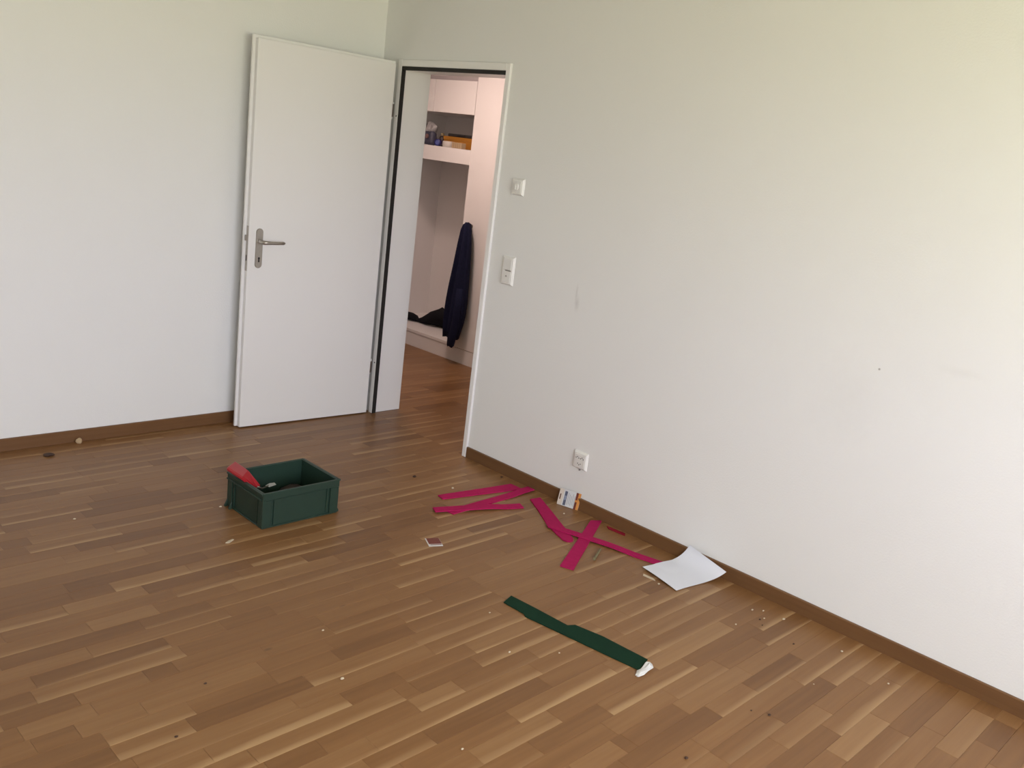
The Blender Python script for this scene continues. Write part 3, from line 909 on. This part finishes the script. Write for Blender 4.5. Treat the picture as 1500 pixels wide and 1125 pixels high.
r.box(x0, x1, y0, by0, RZ, CH, 0.002).box(x0, x1, by1, y1, RZ, CH, 0.002)
r.box(x0, bx0, by0, by1, RZ, CH, 0.002).box(bx1, x1, by0, by1, RZ, CH, 0.002)
r.box(x0 - 0.006, x0 + 0.002, y0 + 0.002, y1 - 0.002, CH - 0.009, CH - 0.001, 0.0015).box(x1 - 0.002, x1 + 0.006, y0 + 0.002, y1 - 0.002, CH - 0.009, CH - 0.001, 0.0015)
r.box(x0 - 0.006, x0 + 0.002, y0 + 0.010, y1 - 0.002, RZ, RZ + 0.007, 0.0015).box(x1 - 0.002, x1 + 0.006, y0 + 0.010, y1 - 0.002, RZ, RZ + 0.007, 0.0015)
r.build('rim', M_green, crate)
for sx in (0, 1):                              # L shaped corner posts
    for sy in (0, 1):
        q = MB()
        ax, bx_ = (x0 + 0.001, x0 + 0.044) if sx == 0 else (x1 - 0.044, x1 - 0.001)
        ay, by_ = (y0 + 0.001, by0) if sy == 0 else (by1, y1 - 0.001)
        q.box(ax, bx_, ay, by_, 0.004, RZ, 0.0015)
        ax, bx_ = (x0 + 0.001, bx0) if sx == 0 else (bx1, x1 - 0.001)
        ay, by_ = (by0, y0 + 0.040) if sy == 0 else (y1 - 0.040, by1)
        q.box(ax, bx_, ay, by_, 0.004, RZ, 0.0015)
        q.build('corner_post', M_green, crate)
# thin upright ribs that frame the recessed panels
for yy in (by0, by1):
    s = -1 if yy == by0 else 1
    for xx in (x0 + 0.058, x1 - 0.058):
        MB().box(xx - 0.003, xx + 0.003, yy, yy + s * 0.005, 0.012, RZ).build('rib', M_green, crate)
for xx in (bx0, bx1):
    s = -1 if xx == bx0 else 1
    for yy in (y0 + 0.052, y1 - 0.052):
        MB().box(xx, xx + s * 0.005, yy - 0.003, yy + 0.003, 0.012, RZ).build('rib', M_green, crate)
b = MB().box(x0 + 0.002, x1 - 0.002, y0 + 0.002, y1 - 0.002, 0.0005, 0.0065, 0.002)
b.build('base_skirt', M_green, crate)
for sx in (-1, 1):                             # flared stacking feet on the short sides
    xe = x0 if sx < 0 else x1
    for yy in ((y1 - 0.05, y1 - 0.012) if sx < 0 else (y0 + 0.012, y0 + 0.045, y1 - 0.012)):
        MB().prism([(xe, 0.0005), (xe + sx * 0.013, 0.0005), (xe + sx * 0.013, 0.006), (xe, 0.032)], yy, yy + 0.008, 'y').build('foot', M_green, crate)

# red handled tool leaning over the crate's left rim
A, B, Cc = Vector((-1.437, -1.062, 0.200)), Vector((-1.400, -1.142, 0.185)), Vector((-1.325, -1.155, 0.095))


def bar(mb, p, q, up, w0, w1, h0, h1):
    p, q = Vector(p), Vector(q)
    d = (q - p).normalized()
    s = d.cross(up).normalized()
    n = s.cross(d)
    rings = []
    for pt, w_, h_ in ((p, w0, h0), (q, w1, h1)):
        rings.append([pt + s * a * w_ / 2 + n * b_ * h_ / 2 for a, b_ in ((-1, -.6), (-.8, -1), (.8, -1), (1, -.6), (1, .6), (.8, 1), (-.8, 1), (-1, .6))])
    return mb.loft(rings)


rt = empty('red_tool', (-1.38, -1.14, 0.012), 'red plastic handled scraper leaning over the left rim of the green crate', 'tool')
hd = MB()
secs = [((-1.392, -1.040, 0.198), (-1.464, -1.098, 0.198), 0.010), ((-1.393, -1.046, 0.200), (-1.465, -1.104, 0.200), 0.015),
        ((-1.384, -1.138, 0.190), (-1.450, -1.204, 0.190), 0.017), ((-1.327, -1.150, 0.112), (-1.357, -1.164, 0.112), 0.015)]
rings = []
for k, (a, b_, t_) in enumerate(secs):
    a, b_ = Vector(a), Vector(b_)
    dn = Vector((0, 0, -t_)) if k < 3 else Vector((-0.010, 0.004, -t_ * 0.6))
    e = (b_ - a) * 0.10
    rings.append([a + dn * 0.3, a + e, b_ - e, b_ + dn * 0.3, b_ + dn * 0.8, b_ - e + dn, a + e + dn, a + dn * 0.8])
hd.loft(rings)
hd.build('red_handle', M_red, rt)
MB().tube([(-1.350, -1.158, 0.112), (-1.310, -1.130, 0.086), (-1.250, -1.085, 0.072)], [0.0050, 0.0042, 0.0035], 8).build('shank', M_steel, rt, True)
bl = MB().prism([(-1.262, -1.078), (-1.232, -1.063), (-1.208, -1.066), (-1.212, -1.088), (-1.252, -1.099)], 0.0705, 0.0725)
bl.build('blade', M_white, rt)

pl_ = empty('black_pliers', (-1.20, -1.15, 0.012), 'black gripped pliers lying at the bottom of the green crate', 'pliers')
for k, (p, q, e) in enumerate((((-1.37, -1.20, 0.022), (-1.30, -1.185, 0.026), (-1.21, -1.18, 0.022)), ((-1.36, -1.26, 0.022), (-1.29, -1.215, 0.026), (-1.21, -1.18, 0.023)))):
    MB().tube([p, q, e], [0.010, 0.010, 0.007], 10).build('grip', M_blacktool, pl_, True)
MB().tube([(-1.21, -1.18, 0.022), (-1.17, -1.185, 0.022), (-1.13, -1.19, 0.020)], [0.009, 0.008, 0.004], 8).build('jaw', M_steel, pl_, True)
cs = empty('tool_pouch', (-1.14, -1.108, 0.012), 'brownish black tool pouch against the back wall inside the crate', 'pouch')
blob([(-1.20, -1.108, 0.030, 0.018, 0.016), (-1.18, -1.108, 0.036, 0.032, 0.024), (-1.14, -1.108, 0.038, 0.036, 0.026), (-1.10, -1.106, 0.034, 0.034, 0.022), (-1.08, -1.104, 0.028, 0.015, 0.014)], 16, 3, 0.08).build('pouch_body', M_browntool, cs, True)
MB().box(-1.17, -1.11, -1.150, -1.143, 0.022, 0.050, 0.002).build('pouch_flap', M_blacktool, cs)

# ------------------------------------------------------------------ felt strips on the floor


def ribbon(name, mat, ends, zf, th, label, group, n=14, wav=0.0, cat='felt strip', bend=None):
    """Strip between two end edges ((a0,b0),(a1,b1)); zf(t) gives the underside height, bend(t) a sideways shift."""
    (a0, b0), (a1, b1) = [[Vector(p + (0,)) for p in e] for e in ends]
    rnd = random.Random(hash(label) % 1000 if False else len(label) * 7)
    rings = []
    for i in range(n + 1):
        t = i / n
        a, b_ = a0.lerp(a1, t), b0.lerp(b1, t)
        if bend:
            sh = Vector(bend(t) + (0,))
            a, b_ = a + sh, b_ + sh
        a = a + (a - b_) * rnd.uniform(-wav, wav)
        z = zf(t)
        up_, lo = Vector((0, 0, z + th)), Vector((0, 0, z))
        rings.append([a + lo, b_ + lo, b_ + up_, a + up_])
    o = MB().loft(rings).build(name, mat)
    return tag(o, label, cat, group)


def lift(c, wd, h):
    return lambda t: 0.0006 + h * max(0.0, 1 - max(0.0, abs(t - c) - wd) / 0.16)


TH_F = 0.0055
G = 'pink felt strips on the floor'
ribbon('pink_felt_strip', M_pink, (((-0.517, -1.411), (-0.526, -1.458)), ((-0.076, -1.475), (-0.074, -1.551))), lambda t: 0.0006, TH_F,
       'pink felt strip farthest from the camera, nearly level', G, wav=0.02)
ribbon('pink_felt_strip', M_pink, (((-0.605, -1.575), (-0.602, -1.620)), ((-0.035, -1.553), (-0.033, -1.600))), lift(1.0, 0.12, 0.0062), TH_F,
       'pink felt strip slanting up to the skirting board between two others', G, wav=0.02)
ribbon('pink_felt_strip', M_pink, (((-0.648, -1.526), (-0.667, -1.569)), ((-0.225, -1.685), (-0.244, -1.730))), lift(0.33, 0.31, 0.0064), TH_F,
       'pink felt strip crossing over the slanting one, left of the pack', G, wav=0.02)
dp = [(-0.136, -1.669), (-0.074, -1.680), (-0.150, -1.825), (-0.237, -1.984), (-0.268, -2.045), (-0.300, -2.098), (-0.316, -2.112), (-0.334, -2.114), (-0.348, -2.104), (-0.352, -2.082),
      (-0.330, -2.020), (-0.286, -1.920), (-0.205, -1.790)]
tag(MB().loft([[(p[0], p[1], 0.0006) for p in dp], [(p[0], p[1], 0.0006 + TH_F) for p in dp]]).build('pink_felt_strip', M_pink),
    'pink felt strip with a rounded end under the long strip', 'felt strip', G)
ribbon('pink_felt_strip', M_pink, (((-0.064, -2.002), (-0.016, -2.032)), ((-0.560, -2.252), (-0.538, -2.308))), lambda t: 0.0006, TH_F,
       'broad pink felt strip pointing from skirting board into the room', G, wav=0.008)
ribbon('pink_felt_strip', M_pink, (((-0.290, -1.915), (-0.318, -1.958)), ((-0.112, -2.520), (-0.155, -2.526))), lift(0.26, 0.28, 0.0066), TH_F,
       'longest pink felt strip, lying over two others and under the white paper', G, wav=0.01,
       bend=lambda t: (0.006 * math.sin(math.pi * t), 0.0))
ribbon('red_felt_scrap', M_redfelt, (((-0.040, -2.083), (-0.058, -2.108)), ((-0.030, -2.186), (-0.050, -2.200))), lambda t: 0.0006, 0.004,
       'small dark red felt scrap beside the skirting board', None, n=6, wav=0.06, cat='felt scrap')
gp = [(-0.925, -2.326), (-0.914, -2.45), (-0.905, -2.600), (-0.878, -2.614), (-0.852, -2.725), (-0.845, -2.82), (-0.837, -2.916),
      (-0.917, -2.938), (-0.94, -2.80), (-0.966, -2.63), (-0.992, -2.469), (-0.982, -2.449), (-0.984, -2.40), (-0.986, -2.347)]
gf = MB().loft([[(p[0], p[1], 0.0006) for p in gp], [(p[0], p[1], 0.0046) for p in gp]])
tag(gf.build('green_felt_strip', M_gfelt), 'dark green felt strip with stepped edges on the bare floor', 'felt strip')
# crumpled white film at the end of the green strip
rnd = random.Random(12)
fm = MB()
path = [(-0.952, -2.958), (-0.930, -2.955), (-0.900, -2.952), (-0.872, -2.944), (-0.850, -2.936)]
rings = []
for i, (px, py) in enumerate(path):
    wv, hv = (0.008, 0.014, 0.013, 0.016, 0.008)[i], (0.003, 0.006, 0.005, 0.009, 0.004)[i]
    ring = []
    for j in range(14):
        a = 2 * math.pi * j / 14
        k = 1 + rnd.uniform(-0.25, 0.25)
        ring.append((px + rnd.uniform(-.003, .003), py + math.cos(a) * wv * k, max(0.0006, hv * 0.9 + math.sin(a) * hv * k)))
    rings.append(ring)
fm.loft(rings)
tag(fm.build('crumpled_white_film', M_white), 'crumpled scrap of white film at the end of the green strip', 'film scrap')

# ------------------------------------------------------------------ curled sheet of paper


def bez(P, t):
    u = 1 - t
    return tuple(u ** 3 * P[0][k] + 3 * u * u * t * P[1][k] + 3 * u * t * t * P[2][k] + t ** 3 * P[3][k] for k in range(3))


Lc = [(-0.256, -2.455, 0.009), (-0.13, -2.470, 0.006), (-0.022, -2.486, -0.018), (-0.0165, -2.521, 0.081)]
Rc = [(-0.301, -2.664, 0.004), (-0.18, -2.672, 0.004), (-0.070, -2.694, -0.010), (-0.032, -2.726, 0.044)]
NU, NV = 22, 10
vs, fs = [], []
for i in range(NU + 1):
    t = i / NU
    a, b_ = Vector(bez(Lc, t)), Vector(bez(Rc, t))
    for j in range(NV + 1):
        s = j / NV
        p = a.lerp(b_, s)
        p.z += 0.004 * math.sin(math.pi * s) * (1 - t) * 0.6
        p.z = max(p.z, 0.0080 if (p.y > -2.545 and p.x > -0.185) else 0.0012)
        vs.append(p)
for i in range(NU):
    for j in range(NV):
        q = i * (NV + 1) + j
        fs.append((q, q + 1, q + NV + 2, q + NV + 1))
pm = MB()
pm.add(vs, fs)
TP = Vector((0, 0, -0.0005))
pm.add([p + TP for p in vs], [f[::-1] for f in fs])
rim = [i * (NV + 1) for i in range(NU + 1)] + [NU * (NV + 1) + j for j in range(1, NV + 1)] + [i * (NV + 1) + NV for i in range(NU - 1, -1, -1)] + [j for j in range(NV - 1, 0, -1)]
nr = len(rim)
pm.add([vs[i] for i in rim] + [vs[i] + TP for i in rim], [(k, (k + 1) % nr, nr + (k + 1) % nr, nr + k) for k in range(nr)])
pobj = pm.build('paper_sheet', M_paper, None, True, recalc=False)
tag(pobj, 'blank white sheet of paper curling up against the skirting board', 'paper')

# ------------------------------------------------------------------ small pack leaning on the skirting board
pk = empty('blister_pack', (-0.03, -1.83, 0), 'small printed hanging pack with orange end, leaning on the skirting board', 'pack')
ex = Vector((0.030, -0.116, 0.0)).normalized()           # along the pack, from the hang hole to the orange end
ez = Vector((0.26, 0.04, 1.0))
ez = (ez - ex * ez.dot(ex)).normalized()
en = ez.cross(ex)
if en.x > 0:
    en = -en
PM = Matrix((ex, en, ez)).transposed().to_4x4()
PM.translation = Vector((-0.0495, -1.770, 0.0015))


def ppart(mb, name, mat, parent=pk):
    mb.v = [tuple(PM @ Vector(p)) for p in mb.v]
    return mb.build(name, mat, parent)


ppart(MB().box(0.0, 0.116, -0.0006, 0.0006, 0, 0.082), 'card', M_cardgrey)
ppart(MB().box(0.0, 0.024, 0.0006, 0.0009, 0.001, 0.081), 'header', plain('cream_header', (0.62, 0.55, 0.47), 0.6))
ppart(MB().prism([(0.006, 0.028), (0.012, 0.026), (0.012, 0.056), (0.006, 0.054)], 0.0009, 0.0012, 'y'), 'hang_hole', plain('hole_shadow', (0.12, 0.05, 0.03), 0.8))
ppart(MB().box(0.030, 0.044, 0.0006, 0.0009, 0.004, 0.074), 'picture_panel', M_ink)
ppart(MB().box(0.032, 0.042, 0.0009, 0.0012, 0.030, 0.052), 'picture', plain('pale_blue_print', (0.25, 0.28, 0.38), 0.5))
for k in range(5):
    xx = 0.050 + 0.0085 * k
    ppart(MB().box(xx, xx + 0.0028, 0.0006, 0.0009, 0.010 + 0.004 * (k % 2), 0.070 - 0.006 * (k % 3)), 'printed_line', M_inkgrey)
ppart(MB().box(0.090, 0.102, 0.0006, 0.0010, 0.0, 0.082), 'maroon_band', M_maroon)
ppart(MB().box(0.102, 0.116, 0.0006, 0.0022, 0.0, 0.082, 0.0004), 'orange_end', M_orange)
ppart(MB().box(0.091, 0.101, 0.0009, 0.0013, 0.036, 0.046), 'orange_badge', M_orange)

# flat square label / matchbox
lb = empty('printed_card', (-0.872, -1.80, 0), 'tiny printed card with maroon picture and white border lying on the floor', 'card')
LM = Matrix.Translation((-0.873, -1.803, 0.0006)) @ Matrix.Rotation(math.radians(-26), 4, 'Z')


def lpart(mb, name, mat):
    mb.v = [tuple(LM @ Vector(p)) for p in mb.v]
    return mb.build(name, mat, lb)


lpart(MB().box(-0.031, 0.031, -0.039, 0.039, 0, 0.0016, 0.0004), 'card_body', M_white)
lpart(MB().box(-0.026, 0.030, -0.019, 0.038, 0.0016, 0.0020), 'picture', M_maroon)
lpart(MB().box(-0.022, 0.028, -0.029, -0.024, 0.0016, 0.0020), 'caption_band', M_maroon)

# ------------------------------------------------------------------ crumbs, chips and other litter


def lump(x, y, z, rx, ry, rz, seed, n=7):
    rn = random.Random(seed)
    rings = []
    for h, k in ((0.0, 0.6), (0.35, 1.0), (0.75, 0.8), (1.0, 0.3)):
        rings.append([(x + rx * k * math.cos(6.283 * i / n) * rn.uniform(.75, 1.2), y + ry * k * math.sin(6.283 * i / n) * rn.uniform(.75, 1.2), z + 2 * rz * h) for i in range(n)])
    return MB().loft(rings)


GC = 'pale crumbs strewn over the parquet'
pale = [(-1.085, -2.373, .0035, 'tiny pale crumb just left of the green strip, near its far end'), (-1.214, -2.607, .0045, 'pale crumb out to the left of the middle of the green strip'),
        (-1.07, -2.708, .0035, 'tiny pale crumb close to the left side of the green strip'), (-1.689, -2.894, .004, 'pale crumb nearest the lower edge of the picture'),
        (-1.770, -2.421, .006, 'larger pale crumb alone on the open floor left of centre'), (-1.66, -2.149, .004, 'pale crumb on the open floor between crate and lower edge'),
        (-2.015, -0.899, .005, 'pale crumb farthest left, on the floor left of the crate'), (-1.462, -1.056, .006, 'pale crumb touching the back left corner of the green crate'),
        (-0.456, -3.351, .003, 'tiny pale crumb among dark specks on the lower right floor'), (-0.146, -3.308, .005, 'pale crumb near the lower right skirting board'),
        (-0.114, -1.876, .005, 'pale crumb in front of the leaning printed pack'), (-0.388, -1.373, .007, 'pale crumb just behind the farthest pink strip'),
        (-0.326, -2.960, .004, 'pale crumb a hand away from the skirting, right of the paper'), (-0.212, -3.513, .004, 'pale crumb farthest right on the floor'),
        (-0.16, -2.935, .005, 'crumb at the skirting board, first to the right of the paper'), (-0.125, -2.965, .004, 'crumb at the skirting board, second to the right of the paper'),
        (-0.18, -3.00, .004, 'crumb beside the dark specks near the skirting board'), (-0.115, -3.05, .006, 'larger crumb at the skirting board, third from the paper'),
        (-0.315, -2.585, .005, 'pale crumb at the end of the sliver by the paper')]
for k, (x, y, r_, lab) in enumerate(pale):
    tag(lump(x, y, 0.0004, r_ * 1.2, r_ * 0.9, r_ * 0.55, k).build('crumb', M_crumb), lab, 'crumb', GC)
GD = 'dark specks strewn over the parquet'
dark = [(-0.761, -3.35, .005, 'dark speck with a tail on the lower right floor'), (-1.177, -3.31, .005, 'dark speck nearest the lower edge of the picture'),
        (-0.203, -2.994, .004, 'dark speck near the skirting board right of the paper, upper of two'), (-0.236, -3.024, .003, 'dark speck near the skirting board right of the paper, lower of two'),
        (-0.46, -1.161, .009, 'dark speck on the floor in front of the doorway'), (-0.045, -1.373, .006, 'dark speck at the skirting board behind the pink strips'),
        (-2.118, -2.214, .004, 'tiny dark speck on the left floor, farther of two'), (-2.295, -2.396, .004, 'tiny dark speck on the left floor, nearer of two'),
        (-0.79, -3.30, .003, 'tiny dark speck beside the tailed one'), (-0.26, -3.17, .004, 'lone dark speck near the skirting on the lower right')]
for k, (x, y, r_, lab) in enumerate(dark):
    tag(lump(x, y, 0.0004, r_ * 1.4, r_, r_ * 0.5, 50 + k).build('speck', M_brown), lab, 'speck', GD)
tag(lump(-1.858, -0.150, 0.0004, 0.026, 0.022, 0.006, 91, 10).build('dry_leaf_bit', M_brown), 'flat dark brown scrap near the back skirting board', 'scrap')
tag(lump(-1.678, -0.036, 0.0004, 0.017, 0.015, 0.013, 92, 9).build('cork_lump', M_woodchip), 'pale beige lump lying against the back skirting board', 'lump')
ch = MB().prism([(-1.614, -1.387), (-1.602, -1.393), (-1.572, -1.376), (-1.576, -1.370), (-1.598, -1.377)], 0.0005, 0.004)
tag(ch.build('wood_chip', M_crumb), 'pale flat wood chip on the floor in front of the green crate', 'chip')
tw = MB().tube([(-0.276, -2.238, 0.0056), (-0.325, -2.262, 0.006), (-0.384, -2.292, 0.007)], [0.005, 0.0055, 0.0065], 8)
tag(tw.build('grey_stick', plain('grey_green_stick', (0.17, 0.14, 0.07), 0.8)), 'short greyish green stick beside the crossed pink strips', 'stick')
tag(MB().prism([(-0.296, -2.492), (-0.292, -2.540), (-0.304, -2.560), (-0.310, -2.500)], 0.0005, 0.003).build('wood_sliver', M_crumb), 'pale sliver sticking out from under the white paper', 'sliver')
